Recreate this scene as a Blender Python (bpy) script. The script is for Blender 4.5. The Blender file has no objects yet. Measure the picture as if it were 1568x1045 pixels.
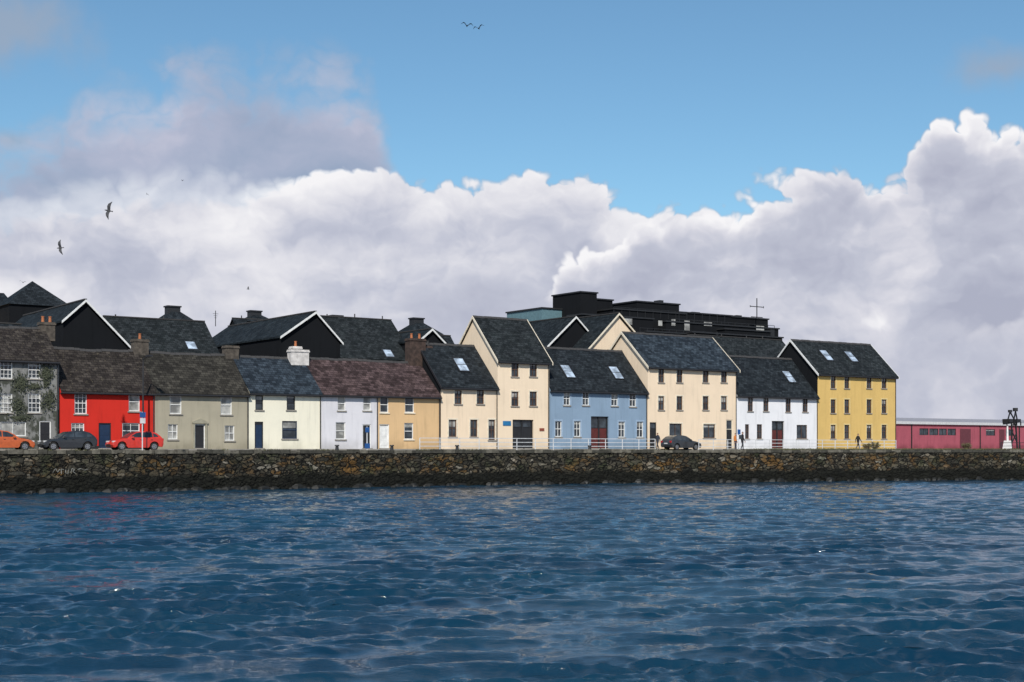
import bpy, bmesh, math, random
import numpy as np
from mathutils import Vector, Matrix, Euler
random.seed(7); np.random.seed(7)
sc = bpy.context.scene
COL = sc.collection

# ---------------- survey frame: facade row lies on y=0, street runs along +X ----------------
PHI = math.radians(35); D = 111.0; F = 2178.0; HZ = 687.0; CZ = 3.25; SZ = 3.10
SP, CP = math.sin(PHI), math.cos(PHI)
def bear(x): return math.tan(PHI + math.atan((x-784)/F))
def dep_(x, v=0): return (D+v)*(bear(x)*SP+CP)
def WX(x, v=0): return (D+v)*bear(x)
def WZ(x, y, v=0): return CZ+(HZ-y)/F*dep_(x, v)
def PT(x, y, depth):
    k = bear(x)*SP+CP; dd = depth/k
    return Vector((dd*bear(x), dd-D, CZ+(HZ-y)/F*depth))

# ---------------- node helpers ----------------
def newmat(name):
    m = bpy.data.materials.new(name); m.use_nodes = True
    nt = m.node_tree; b = nt.nodes['Principled BSDF']
    return m, nt, b
def nd(nt, t, **kw):
    n = nt.nodes.new(t)
    for k, v in kw.items(): setattr(n, k, v)
    return n
def setin(nt, sock, v):
    if isinstance(v, bpy.types.NodeSocket): nt.links.new(v, sock)
    elif v is not None:
        try: sock.default_value = v
        except Exception: sock.default_value = tuple(v)
def M(nt, op, a, b=None, c=None, clamp=False):
    n = nt.nodes.new('ShaderNodeMath'); n.operation = op; n.use_clamp = clamp
    setin(nt, n.inputs[0], a)
    if b is not None: setin(nt, n.inputs[1], b)
    if c is not None: setin(nt, n.inputs[2], c)
    return n.outputs[0]
def VM(nt, op, a, b=None, scale=None):
    n = nt.nodes.new('ShaderNodeVectorMath'); n.operation = op
    setin(nt, n.inputs[0], a)
    if b is not None: setin(nt, n.inputs[1], b)
    if scale is not None: setin(nt, n.inputs['Scale'], scale)
    return n.outputs[0]
def MIX(nt, f, a, b, mode='MIX'):
    n = nt.nodes.new('ShaderNodeMix'); n.data_type = 'RGBA'; n.blend_type = mode
    setin(nt, n.inputs[0], f); setin(nt, n.inputs[6], a); setin(nt, n.inputs[7], b)
    return n.outputs[2]
def SS(nt, v, a, b, lo=0., hi=1.):
    n = nt.nodes.new('ShaderNodeMapRange'); n.interpolation_type = 'SMOOTHSTEP'
    setin(nt, n.inputs[0], v); setin(nt, n.inputs[1], a); setin(nt, n.inputs[2], b)
    n.inputs[3].default_value = lo; n.inputs[4].default_value = hi
    return n.outputs[0]
def RAMP(nt, f, stops, interp='LINEAR'):
    n = nt.nodes.new('ShaderNodeValToRGB'); n.color_ramp.interpolation = interp
    el = n.color_ramp.elements
    while len(el) < len(stops): el.new(0.5)
    for e, (p, c) in zip(el, stops):
        e.position = p; e.color = (*c, 1)
    setin(nt, n.inputs[0], f); return n.outputs[0]
def NOISE(nt, vec, scale, detail=3, rough=.55, dims='3D'):
    n = nt.nodes.new('ShaderNodeTexNoise'); n.noise_dimensions = dims
    setin(nt, n.inputs['Vector'], vec); n.inputs['Scale'].default_value = scale
    n.inputs['Detail'].default_value = detail; n.inputs['Roughness'].default_value = rough
    return n
def COMB(nt, x, y, z=0.):
    n = nt.nodes.new('ShaderNodeCombineXYZ')
    setin(nt, n.inputs[0], x); setin(nt, n.inputs[1], y); setin(nt, n.inputs[2], z)
    return n.outputs[0]
def SEP(nt, v):
    n = nt.nodes.new('ShaderNodeSeparateXYZ'); nt.links.new(v, n.inputs[0]); return n.outputs
def BUMP(nt, bsdf, h, strength=.3, dist=.02):
    n = nt.nodes.new('ShaderNodeBump'); n.inputs['Strength'].default_value = strength
    n.inputs['Distance'].default_value = dist
    nt.links.new(h, n.inputs['Height']); nt.links.new(n.outputs[0], bsdf.inputs['Normal'])
def POS(nt): return nt.nodes.new('ShaderNodeNewGeometry').outputs['Position']
def c4(c): return (c[0], c[1], c[2], 1)

def plain(name, col, rough=.6, metal=0., var=.15):
    m, nt, b = newmat(name)
    p = POS(nt); n = NOISE(nt, p, 3.0, 4)
    f = SS(nt, n.outputs[0], .3, .75)
    nt.links.new(MIX(nt, f, c4([c*(1-var) for c in col]), c4([min(1, c*(1+var*.5)) for c in col])), b.inputs['Base Color'])
    b.inputs['Roughness'].default_value = rough; b.inputs['Metallic'].default_value = metal
    return m
def render_wall(name, col, stain=.35, mould=0., seed=0., rough=.9, spec=.3):
    m, nt, b = newmat(name); p = VM(nt, 'ADD', POS(nt), (seed, seed*2, 0)); s = SEP(nt, POS(nt))
    base = c4(col); dark = c4([c*.70*k for c, k in zip(col, (.95, .97, 1.0))])
    n1 = NOISE(nt, p, .45, 5, .6)
    st = NOISE(nt, VM(nt, 'MULTIPLY', p, (2.6, 2.6, .22)), 1.0, 5, .65)
    f = M(nt, 'MULTIPLY', SS(nt, n1.outputs[0], .4, .8), stain)
    f2 = M(nt, 'MULTIPLY', SS(nt, st.outputs[0], .48, .78), stain*1.1)
    c = MIX(nt, f, base, dark); c = MIX(nt, f2, c, c4([x*.55 for x in col]))
    zb = SS(nt, s[2], SZ+1.2, SZ, 0, min(1, stain*1.3))
    c = MIX(nt, M(nt, 'MULTIPLY', zb, SS(nt, n1.outputs[0], .25, .6)), c, c4([x*.42*k for x, k in zip(col, (1, .98, .9))]))
    if mould:
        n3 = NOISE(nt, VM(nt, 'MULTIPLY', p, (1, 1, .6)), 1.1, 6, .7)
        c = MIX(nt, SS(nt, n3.outputs[0], .44, .56, 0, mould), c, (.035, .040, .028, 1))
        n4 = NOISE(nt, p, 2.7, 6, .7)
        c = MIX(nt, SS(nt, n4.outputs[0], .56, .7, 0, .5), c, (.36, .36, .34, 1))
    nt.links.new(c, b.inputs['Base Color']); b.inputs['Roughness'].default_value = rough; b.inputs['Specular IOR Level'].default_value = spec
    BUMP(nt, b, NOISE(nt, p, 14, 4).outputs[0], .3, .02)
    return m
def slate(name, ca, cb, axis='X', lichen=0., lc=(.25, .22, .13)):
    m, nt, b = newmat(name); p = POS(nt); s = SEP(nt, p)
    u = s[0] if axis == 'X' else s[1]
    v = COMB(nt, u, M(nt, 'MULTIPLY', s[2], 1.4), 0.)
    br = nd(nt, 'ShaderNodeTexBrick'); nt.links.new(v, br.inputs['Vector'])
    br.inputs['Scale'].default_value = 1; br.inputs['Brick Width'].default_value = .42
    br.inputs['Row Height'].default_value = .27; br.inputs['Mortar Size'].default_value = .016
    br.inputs['Color1'].default_value = c4([x*.75 for x in ca]); br.inputs['Color2'].default_value = c4([x*1.2 for x in cb])
    br.inputs['Mortar'].default_value = c4([c*.35 for c in ca]); br.inputs['Bias'].default_value = -.1
    n = NOISE(nt, p, .7, 6, .7)
    st = NOISE(nt, VM(nt, 'MULTIPLY', p, (2.2, 2.2, .35)), 1.0, 5, .65)
    c = MIX(nt, SS(nt, n.outputs[0], .40, .70), br.outputs[0], MIX(nt, 1., br.outputs[0], (1.65, 1.65, 1.6, 1), 'MULTIPLY'))
    c = MIX(nt, SS(nt, st.outputs[0], .46, .68, 0, .6), c, c4([x*.35 for x in ca]))
    if lichen:
        n2 = NOISE(nt, p, 4.5, 6, .75)
        c = MIX(nt, SS(nt, n2.outputs[0], .56, .68, 0, lichen), c, c4(lc))
    nt.links.new(c, b.inputs['Base Color']); b.inputs['Roughness'].default_value = .75
    b.inputs['Specular IOR Level'].default_value = .12
    h = M(nt, 'ADD', M(nt, 'MULTIPLY', br.outputs[1], -1.), M(nt, 'MULTIPLY', n.outputs[0], .8))
    BUMP(nt, b, h, .6, .04)
    return m
def glassmat(name, col=(.02, .025, .03), r=.08):
    m, nt, b = newmat(name)
    p = POS(nt); n = NOISE(nt, p, 1.3, 2)
    nt.links.new(MIX(nt, SS(nt, n.outputs[0], .35, .7), c4(col), c4([c*2.6 for c in col])), b.inputs['Base Color'])
    b.inputs['Roughness'].default_value = r; b.inputs['IOR'].default_value = 1.5
    BUMP(nt, b, NOISE(nt, p, .8, 2).outputs[0], .12, .1)
    return m

GL = glassmat('window_glass'); GLC = glassmat('curtained_glass', (.16, .16, .15), .1)
SKYG = glassmat('skylight_glass', (.20, .24, .29), .06)
WHT = plain('white_paint', (.74, .74, .72), .5); DRK = plain('dark_paint', (.018, .018, .02), .5)
BRN = plain('brown_frame', (.10, .055, .035), .5); REDD = plain('red_door_paint', (.10, .020, .016), .4)
BLUD = plain('blue_door_paint', (.012, .030, .07), .4); STONE = plain('stone_trim', (.27, .25, .22), .85)
GUT = plain('gutter', (.022, .022, .025), .5); LEAD = plain('ridge_tile', (.04, .038, .038), .8)
CREAMT = plain('cream_trim', (.74, .66, .52), .7); GALV = plain('galvanised_steel', (.62, .63, .64), .5, .1)
TERRA = plain('terracotta', (.38, .13, .05), .8); CHST = plain('chimney_stone', (.09, .075, .06), .95, 0, .5)
CHBR = plain('chimney_brick', (.06, .038, .03), .95, 0, .5); CHW = plain('chimney_limewash', (.60, .57, .54), .9, 0, .25)
BLK = render_wall('black_cladding', (.010, .011, .013), .5, 0, 0, .95, .1); BLK2 = plain('black_metal', (.018, .019, .021), .6)
TEAL = plain('teal_panel', (.11, .20, .23), .7)
SLX = slate('slate_roof', (.012, .016, .020), (.021, .026, .031)); SLB = slate('blue_slate_roof', (.018, .026, .036), (.036, .048, .062))
SLX2 = slate('weathered_slate_roof', (.014, .018, .020), (.024, .028, .031), 'X', .2, (.06, .064, .05))
SLY = slate('slate_roof_cross', (.011, .015, .018), (.018, .023, .027), 'Y')
SLO = slate('old_slate_roof', (.022, .018, .017), (.040, .034, .030), 'X', .55, (.14, .12, .08))
SLG = slate('grey_slate_roof', (.025, .023, .020), (.041, .038, .032), 'X', .4, (.085, .083, .057))
SLR = slate('brown_slate_roof', (.038, .025, .025), (.076, .052, .053), 'X', .4, (.16, .12, .115))

# ---------------- mesh builder ----------------
class MB:
    def __init__(s): s.v = []; s.f = []; s.m = []; s.mats = []
    def mi(s, m):
        if m not in s.mats: s.mats.append(m)
        return s.mats.index(m)
    def face(s, pts, m):
        i = len(s.v); s.v += [tuple(p) for p in pts]; s.f.append(list(range(i, i+len(pts)))); s.m.append(s.mi(m))
    def box(s, x0, x1, y0, y1, z0, z1, m):
        i = len(s.v)
        s.v += [(x0,y0,z0),(x1,y0,z0),(x1,y1,z0),(x0,y1,z0),(x0,y0,z1),(x1,y0,z1),(x1,y1,z1),(x0,y1,z1)]
        for q in ((0,3,2,1),(4,5,6,7),(0,1,5,4),(1,2,6,5),(2,3,7,6),(3,0,4,7)):
            s.f.append([i+k for k in q]); s.m.append(s.mi(m))
    def prism(s, pts, axis, a0, a1, m, mcap=None):
        def P(p, a): return (a, p[0], p[1]) if axis == 'X' else ((p[0], a, p[1]) if axis == 'Y' else (p[0], p[1], a))
        n = len(pts); i = len(s.v)
        s.v += [P(p, a0) for p in pts]+[P(p, a1) for p in pts]
        s.f.append([i+k for k in range(n)][::-1]); s.m.append(s.mi(mcap or m))
        s.f.append([i+n+k for k in range(n)]); s.m.append(s.mi(mcap or m))
        for k in range(n):
            l = (k+1) % n; s.f.append([i+k, i+l, i+n+l, i+n+k]); s.m.append(s.mi(m))
    def cyl(s, c, r, h, m, seg=12, r2=None, axis='Z'):
        r2 = r if r2 is None else r2; i = len(s.v)
        for rr, t in ((r, 0), (r2, h)):
            for k in range(seg):
                a = 2*math.pi*k/seg; p, q = rr*math.cos(a), rr*math.sin(a)
                s.v.append((c[0]+p, c[1]+q, c[2]+t) if axis == 'Z' else ((c[0]+p, c[1]+t, c[2]+q) if axis == 'Y' else (c[0]+t, c[1]+p, c[2]+q)))
        for k in range(seg):
            l = (k+1) % seg; s.f.append([i+k, i+l, i+seg+l, i+seg+k]); s.m.append(s.mi(m))
        s.f.append([i+k for k in range(seg)][::-1]); s.m.append(s.mi(m))
        s.f.append([i+seg+k for k in range(seg)]); s.m.append(s.mi(m))
    def bar(s, a, b, w, m):
        a, b = Vector(a), Vector(b); d = (b-a); L = d.length; d.normalize()
        u = d.cross(Vector((0, 0, 1)))
        if u.length < .01: u = Vector((1, 0, 0))
        u.normalize(); t = d.cross(u); i = len(s.v)
        for p in (a, b):
            for q in ((-1,-1),(1,-1),(1,1),(-1,1)): s.v.append(tuple(p+u*q[0]*w/2+t*q[1]*w/2))
        for q in ((0,3,2,1),(4,5,6,7),(0,1,5,4),(1,2,6,5),(2,3,7,6),(3,0,4,7)):
            s.f.append([i+k for k in q]); s.m.append(s.mi(m))
    def obj(s, name, parent=None, smooth=False, bevel=0, recalc=True):
        me = bpy.data.meshes.new(name); me.from_pydata(s.v, [], s.f)
        for m in s.mats: me.materials.append(m)
        me.polygons.foreach_set('material_index', s.m)
        if recalc:
            bm = bmesh.new(); bm.from_mesh(me); bmesh.ops.recalc_face_normals(bm, faces=bm.faces); bm.to_mesh(me); bm.free()
        if smooth: me.polygons.foreach_set('use_smooth', [True]*len(me.polygons))
        o = bpy.data.objects.new(name, me); COL.objects.link(o)
        if bevel:
            b = o.modifiers.new('bevel', 'BEVEL'); b.width = bevel; b.segments = 2; b.limit_method = 'ANGLE'
        if parent is not None:
            o.parent = parent; o.matrix_parent_inverse = Matrix.Translation(-parent.location)
        return o
def empty(name, loc=(0, 0, 0)):
    e = bpy.data.objects.new(name, None); e.location = loc; e.empty_display_size = .5; COL.objects.link(e); return e

# ---------------- building parts ----------------
def wall_holes(mb, x0, x1, z0, z1, y, holes, mat, reveal=.16):
    xs = sorted({x0, x1, *[h[0] for h in holes], *[h[1] for h in holes]})
    zs = sorted({z0, z1, *[h[2] for h in holes], *[h[3] for h in holes]})
    xs = [x for x in xs if x0 <= x <= x1]; zs = [z for z in zs if z0 <= z <= z1]
    for i in range(len(xs)-1):
        for j in range(len(zs)-1):
            cx, cz = (xs[i]+xs[i+1])/2, (zs[j]+zs[j+1])/2
            if any(h[0] < cx < h[1] and h[2] < cz < h[3] for h in holes): continue
            mb.face([(xs[i], y, zs[j]), (xs[i+1], y, zs[j]), (xs[i+1], y, zs[j+1]), (xs[i], y, zs[j+1])], mat)
    for a, b, c, d in holes:
        r = y+reveal
        mb.face([(a,y,c),(a,r,c),(a,r,d),(a,y,d)], mat); mb.face([(b,y,c),(b,y,d),(b,r,d),(b,r,c)], mat)
        mb.face([(a,y,d),(a,r,d),(b,r,d),(b,y,d)], mat); mb.face([(a,y,c),(b,y,c),(b,r,c),(a,r,c)], mat)
def window(mb, a, b, c, d, fm, gm=None, y=0., bars='sash', sill=None, fw=.07):
    gm = gm or GL
    mb.face([(a, y+.13, c), (b, y+.13, c), (b, y+.13, d), (a, y+.13, d)], gm)
    y0, y1 = y+.06, y+.125
    mb.box(a, a+fw, y0, y1, c, d, fm); mb.box(b-fw, b, y0, y1, c, d, fm)
    mb.box(a+fw, b-fw, y0, y1, c, c+fw, fm); mb.box(a+fw, b-fw, y0, y1, d-fw, d, fm)
    h = (c+d)/2
    if random.random() < .5:   # a part-drawn blind or curtain behind the pane
        k = random.uniform(.15, .45); mb.face([(a+fw, y+.127, d-(d-c)*k), (b-fw, y+.127, d-(d-c)*k), (b-fw, y+.127, d-fw), (a+fw, y+.127, d-fw)], GLC)
    if bars in ('sash', 'grid', 'cross'): mb.box(a+fw, b-fw, y0+.005, y1, h-.03, h+.03, fm)
    if bars in ('grid',):
        for k in (1, 2):
            xx = a+(b-a)*k/3; mb.box(xx-.015, xx+.015, y0+.01, y1-.002, c+fw, d-fw, fm)
        for k in (.25, .75):
            zz = c+(d-c)*k; mb.box(a+fw, b-fw, y0+.012, y1-.004, zz-.015, zz+.015, fm)
    if bars in ('cross', 'vert'):
        xx = (a+b)/2; mb.box(xx-.02, xx+.02, y0+.01, y1-.002, c+fw, d-fw, fm)
    if sill: mb.box(a-.09, b+.09, y-.08, y+.06, c-.11, c-.002, sill)
def door(mb, a, b, c, d, m, frame=WHT, y=0.):
    mb.box(a, a+.08, y+.04, y+.14, c, d, frame); mb.box(b-.08, b, y+.04, y+.14, c, d, frame)
    mb.box(a+.08, b-.08, y+.04, y+.14, d-.08, d, frame)
    tz = min(d-.1, c+2.05)
    mb.box(a+.08, b-.08, y+.09, y+.15, c+.05, tz, m)
    if d-.08-tz > .12:
        mb.box(a+.08, b-.08, y+.06, y+.14, tz, tz+.06, frame)
        mb.face([(a+.08, y+.12, tz), (b-.08, y+.12, tz), (b-.08, y+.12, d-.08), (a+.08, y+.12, d-.08)], GL)
    w = b-a-.16
    for i in range(2):
        for (u, v) in ((.12, .42), (.52, .92)):
            xa = a+.08+w*(.1+.45*i); mb.box(xa, xa+w*.35, y+.075, y+.10, c+.05+(tz-c)*u, c+.05+(tz-c)*v-.1, m)
    mb.box(a-.05, b+.05, y-.25, y+.1, c-.02, c+.06, STONE)
def slab(mb, x0, x1, ya, za, yb, zb, t, m):
    mb.prism([(ya, za), (yb, zb), (yb, zb+t), (ya, za+t)], 'X', x0, x1, m)

def house(name, xa, xb, eave, ridge, wm, rm, wins=(), doors=(), dep=8.0, bargeL=None, bargeR=None, sky=(),
          fm=WHT, sill=STONE, bars='sash', overL=0., overR=0., band=None, plinth=None, pipe=True, gab=None, sag=.0):
    x0, x1 = (WX(xa), WX(xb))
    x0 += .003; x1 -= .003
    e, r, b = CZ+eave, CZ+ridge, SZ
    root = empty(name, ((x0+x1)/2, dep/2, b))
    H = []; W = []; Dr = []
    for w in wins:
        xl, xr, yt, yb = w[:4]; a, bb = WX(xl), WX(xr); zt = WZ((xl+xr)/2, yt); zb = WZ((xl+xr)/2, yb)
        a, bb = max(a, x0+.1), min(bb, x1-.1); zt = min(zt, e-.12)
        H.append((a, bb, zb, zt)); W.append((a, bb, zb, zt)+tuple(w[4:]))
    for w in doors:
        xl, xr, yt = w[:3]; a, bb = WX(xl), WX(xr); zt = WZ((xl+xr)/2, yt)
        a, bb = max(a, x0+.1), min(bb, x1-.1)
        H.append((a, bb, b+.12, zt)); Dr.append((a, bb, b+.12, zt)+tuple(w[3:]))
    mb = MB(); wall_holes(mb, x0, x1, b, e, 0, H, wm)
    for x in (x0, x1):
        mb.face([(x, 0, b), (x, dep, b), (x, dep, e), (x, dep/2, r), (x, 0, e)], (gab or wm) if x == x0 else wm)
    mb.face([(x0, dep, b), (x1, dep, b), (x1, dep, e), (x0, dep, e)], wm)
    if plinth: 
        segs = sorted([(h[0], h[1]) for h in H if h[2] < b+.2]); cur = x0+.01
        for s0, s1 in segs+[(x1-.01, None)]:
            if s0-cur > .05: mb.box(cur, s0-.02, -.035, -.002, b, b+.35, plinth)
            cur = (s1 or 0)+.02
    mb.obj('walls', root, recalc=False)
    mb = MB()
    for w in W:
        opt = w[4] if len(w) > 4 else {}
        window(mb, *w[:4], opt.get('fm', fm), opt.get('g'), 0., opt.get('bars', bars), opt.get('sill', sill))
        if band:
            a, bb, c, d = w[:4]
            for q in ((a-.13, a-.005, c, d), (bb+.005, bb+.13, c, d), (a-.13, bb+.13, d+.005, d+.14)):
                mb.box(q[0], q[1], -.03, .01, q[2], min(q[3], e-.02), band)
    if W: mb.obj('windows', root)
    mb = MB()
    for w in Dr:
        a, bb, c, d = w[:4]; opt = w[5] if len(w) > 5 else {}
        if opt.get('double'):
            mid = (a+bb)/2
            mb.box(a, bb, .5, .56, c, d, DRK)
            door(mb, a+.05, mid, c, d-.02, w[4], DRK, .12); door(mb, mid, bb-.05, c, d-.02, w[4], DRK, .12)
        else: door(mb, a, bb, c, d, w[4], opt.get('fr', WHT))
        if opt.get('ped'):
            mb.box(a-.16, a-.003, -.09, .02, c, d+.05, opt['ped']); mb.box(bb+.003, bb+.16, -.09, .02, c, d+.05, opt['ped'])
            mb.box(a-.22, bb+.22, -.14, .02, d+.053, d+.2, opt['ped'])
            mb.prism([(a-.22, d+.2), (bb+.22, d+.2), ((a+bb)/2, d+.48)], 'Y', -.13, .0, opt['ped'])
    if Dr: mb.obj('doors', root)
    # roof: short bays, old roofs sag a little between the party walls
    s = (r-e)/(dep/2); o = .28; t = .13; mb = MB()
    xr0, xr1 = x0-overL, x1+overR
    nb = max(1, int((xr1-xr0)/1.0)) if sag else 1
    def zg(x):
        u = (x-xr0)/(xr1-xr0); return -sag*math.sin(math.pi*u)+(sag*.35*math.sin(u*17+x0) if sag else 0)*math.sin(math.pi*u)
    for i in range(nb):
        xa_, xb_ = xr0+(xr1-xr0)*i/nb, xr0+(xr1-xr0)*(i+1)/nb; ga, gb = zg(xa_), zg(xb_)
        for (ya, za, yb, zb) in ((-o, e-o*s+.02, dep/2, r+.02), (dep/2, r+.02, dep+o, e-o*s+.02)):
            ra = 1. if ya == dep/2 else .15; rb = 1. if yb == dep/2 else .15
            k = len(mb.v)
            for tt in (0, t):
                mb.v += [(xa_, ya, za+tt+ga*ra), (xb_, ya, za+tt+gb*ra), (xb_, yb, zb+tt+gb*rb), (xa_, yb, zb+tt+ga*rb)]
            qs = [(0,3,2,1),(4,5,6,7),(0,1,5,4),(2,3,7,6)]
            if i == 0: qs.append((3,0,4,7))
            if i == nb-1: qs.append((1,2,6,5))
            for q in qs: mb.f.append([k+j for j in q]); mb.m.append(mb.mi(rm))
    x = xr0
    while x < xr1-.05:
        xe = min(x+.45, xr1); dz = random.uniform(-.015, .015)+zg((x+xe)/2)
        mb.prism([(dep/2-.17, r+.02+dz), (dep/2, r+.235+dz), (dep/2+.17, r+.02+dz)], 'X', x, xe-.015, LEAD); x = xe
    mb.obj('roof', root, recalc=False)
    mb = MB()
    mb.box(x0, x1, -o-.11, -o+.0, e-o*s-.06, e-o*s+.05, GUT)
    mb.box(x0, x1, -o+.003, -.005, e-o*s-.10, e-o*s-.004, GUT)
    if pipe:
        xp = x1-.12; mb.cyl((xp, -.07, b), .045, e-o*s-.1-b, GUT, 8)
    mb.obj('gutter', root)
    for flag, xx, sg in ((bargeL, xr0, -1), (bargeR, xr1, 1)):
        if flag:
            mb = MB(); xa_, xb_ = sorted((xx+sg*.003, xx+sg*.07))
            slab(mb, xa_, xb_, -o-.05, e-o*s-.12, dep/2, r-.07, .26, flag)
            slab(mb, xa_, xb_, dep/2, r-.07, dep+o, e-o*s-.12, .26, flag)
            mb.obj('bargeboard', root)
    if sky:
        mb = MB()
        for (px, py) in sky:
            k = bear(px)*SP+CP; q = (HZ-py)/F*k; v = (D*q-eave)/(s-q); X = WX(px, v)
            dy = 1/math.sqrt(1+s*s); dz = s*dy
            def P(u, w, n): return (X+u, v+w*dy-n*dz, CZ+eave+s*v+.15+w*dz+n*dy)
            def obox(u0, u1, w0, w1, n0, n1, m):
                i = len(mb.v)
                for n in (n0, n1):
                    for (u, w) in ((u0, w0), (u1, w0), (u1, w1), (u0, w1)): mb.v.append(P(u, w, n))
                for qd in ((0,3,2,1),(4,5,6,7),(0,1,5,4),(1,2,6,5),(2,3,7,6),(3,0,4,7)):
                    mb.f.append([i+kk for kk in qd]); mb.m.append(mb.mi(m))
            obox(-.60, .60, -.95, .95, -.05, .08, GUT); obox(-.50, .50, -.85, .85, .08, .10, SKYG)
            obox(-.50, .50, -.03, .03, .10, .115, GUT)
        mb.obj('skylights', root)
    return root
def chimney(parent, xl, xr, yt, v, z0, m, pots=2, dy=.8, potm=TERRA):
    x0, x1 = WX(xl, v), WX(xr, v); zt = WZ((xl+xr)/2, yt, v); mb = MB()
    mb.box(x0, x1, v-dy/2, v+dy/2, CZ+z0, zt-.22, m)
    mb.box(x0-.06, x1+.06, v-dy/2-.06, v+dy/2+.06, zt-.22, zt-.1, m); mb.box(x0-.02, x1+.02, v-dy/2-.02, v+dy/2+.02, zt-.1, zt, m)
    for i in range(pots):
        xx = x0+(x1-x0)*(i+.5)/pots; mb.cyl((xx, v, zt), .13, .42, potm, 10, .10); mb.cyl((xx, v, zt+.42), .13, .06, potm, 10)
    return mb.obj('chimney', parent)

# wall paints
MA = render_wall('derelict_render', (.21, .21, .20), .7, .9, 1); MRED = render_wall('red_paint', (.56, .024, .014), .5, 0, 3)
MOLV = render_wall('stone_grey_paint', (.38, .345, .26), .45, 0, 5); MCR1 = render_wall('pale_cream_paint', (.79, .75, .61), .32, 0, 7)
MLAV = render_wall('off_white_paint', (.66, .65, .68), .4, 0, 9); MTAN = render_wall('tan_paint', (.65, .44, .235), .4, 0, 11)
MCR = render_wall('cream_paint', (.79, .635, .465), .30, 0, 13); MCRH = render_wall('cream_paint_warm', (.79, .64, .47), .28, 0, 15)
MBLU = render_wall('blue_paint', (.225, .315, .42), .38, 0, 17); MWH = render_wall('white_paint_wall', (.76, .76, .78), .33, 0, 19)
MYEL = render_wall('yellow_paint', (.64, .435, .15), .35, 0, 21)

C = {'g': GLC}
hA = house('derelict_stone_house', -60, 90, 6.85, 9.5, MA, SLO,
  [(-40,-20,553,580,{'bars':'grid'}),(0,19,553,580,{'bars':'grid'}),(43,62,553,580,{'bars':'grid'}),(-40,-20,603,632),(0,19,603,632,{'bars':'grid','g':GLC}),(43,62,603,632,{'bars':'grid'}),(0,40,646,668,{'bars':'vert','g':GLC})],
  [(60,78,645,DRK)], dep=7.5, sag=.10)
chimney(hA, 60, 82, 494, 3.7, 8.6, CHST, 2)
hB = house('red_terraced_house', 92, 237, 4.62, 8.0, MRED, SLO,
  [(114,133,601,634,{'bars':'grid'}),(197,214,601,630,{'bars':'sash','g':GLC}),(109,129,648,677,{'bars':'grid'}),(187,214,648,672,{'bars':'cross'})],
  [(151,170,648,BLUD,{'fr':DRK})], dep=7.2, plinth=DRK, sag=.12)
chimney(hB, 203, 225, 520, 3.6, 7.2, CHST, 1)
hC = house('grey_terraced_house', 237, 381, 4.65, 7.95, MOLV, SLG,
  [(260,278,606,634,C),(338,355,606,635,C),(257,272,650,673,{'bars':'cross','g':GLC}),(344,359,652,675,{'bars':'cross','g':GLC})],
  [(298,314,650,DRK,{'ped':plain('door_surround',(.30,.28,.21),.8)})], dep=7.2, sag=.08)
chimney(hC, 343, 363, 530, 3.6, 7.2, CHST, 0)
hD = house('pale_cream_terraced_house', 381, 492, 4.83, 7.9, MCR1, SLB,
  [(391,403,606,628),(439,452,606,628),(432,455,645,672,{'fm':BLUD})], [(390,403,646,BLUD,{'fr':DRK})], dep=7.2, bars='sash', fm=DRK, overL=0, sag=.04)
chimney(hD, 443, 470, 536, 3.2, 6.8, CHW, 0); chimney(hD, 446, 459, 531, 4.2, 7.0, CHW, 1)
hE = house('white_terraced_house', 492, 579, 4.84, 8.0, MLAV, SLR,
  [(517,529,607,629,C),(556,568,607,629,C),(514,529,647,673,C)], [(555,568,650,DRK,{'fr':WHT})], dep=7.4, sag=.07)
hF = house('tan_terraced_house', 579, 674, 4.86, 7.98, MTAN, SLR,
  [(582,595,608,632),(620,634,608,632),(619,633,648,673)], [(581,596,650,WHT)], dep=7.4, sill=CREAMT, sag=.07)
chimney(hF, 624, 648, 519, 3.7, 7.2, CHBR, 2, .9); chimney(hF, 651, 659, 530, 3.9, 7.2, CHBR, 1, .6, LEAD)
hG = house('cream_two_storey_house', 675, 762, 5.82, 9.8, MCR, SLX,
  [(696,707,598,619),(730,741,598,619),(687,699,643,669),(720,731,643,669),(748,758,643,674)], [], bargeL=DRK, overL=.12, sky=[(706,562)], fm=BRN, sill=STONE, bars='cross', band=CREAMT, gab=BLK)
hH = house('cream_three_storey_house', 762, 841, 8.46, 12.65, MCRH, SLX2,
  [(783,794,555,577),(811,822,555,577),(783,794,600,622),(811,822,600,622)], [(785,817,643,DRK,{'double':1})], bargeL=CREAMT, bargeR=CREAMT, overL=.18, overR=.18, fm=BRN, sill=STONE, bars='cross', band=CREAMT)
hI = house('blue_house', 842, 991, 5.84, 10.0, MBLU, SLX,
  [(863,873,600,621),(892,902,600,621),(936,946,602,622),(964,974,602,623),(850,860,645,669),(879,889,645,669),(947,957,646,670),(975,985,646,670)],
  [(905,932,638,REDD,{'double':1})], sky=[(869,572),(943,574)], fm=WHT, sill=STONE, bars='cross', band=plain('pale_blue_trim',(.30,.40,.52),.7))
hJ = house('cream_four_bay_house', 992, 1128, 8.47, 12.0, MCR, SLB,
  [(x, x+9, y, y+21) for x in (1008,1036,1076,1104) for y in (565,607)]+[(1025,1044,649,671,{'bars':'vert'}),(1077,1095,650,671,{'bars':'vert'})],
  [(995,1005,647,DRK,{'fr':DRK}),(1112,1122,643,DRK,{'fr':CREAMT})], bargeL=CREAMT, bargeR=CREAMT, overL=.18, overR=.18, fm=BRN, sill=STONE, bars='cross', band=CREAMT)
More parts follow.
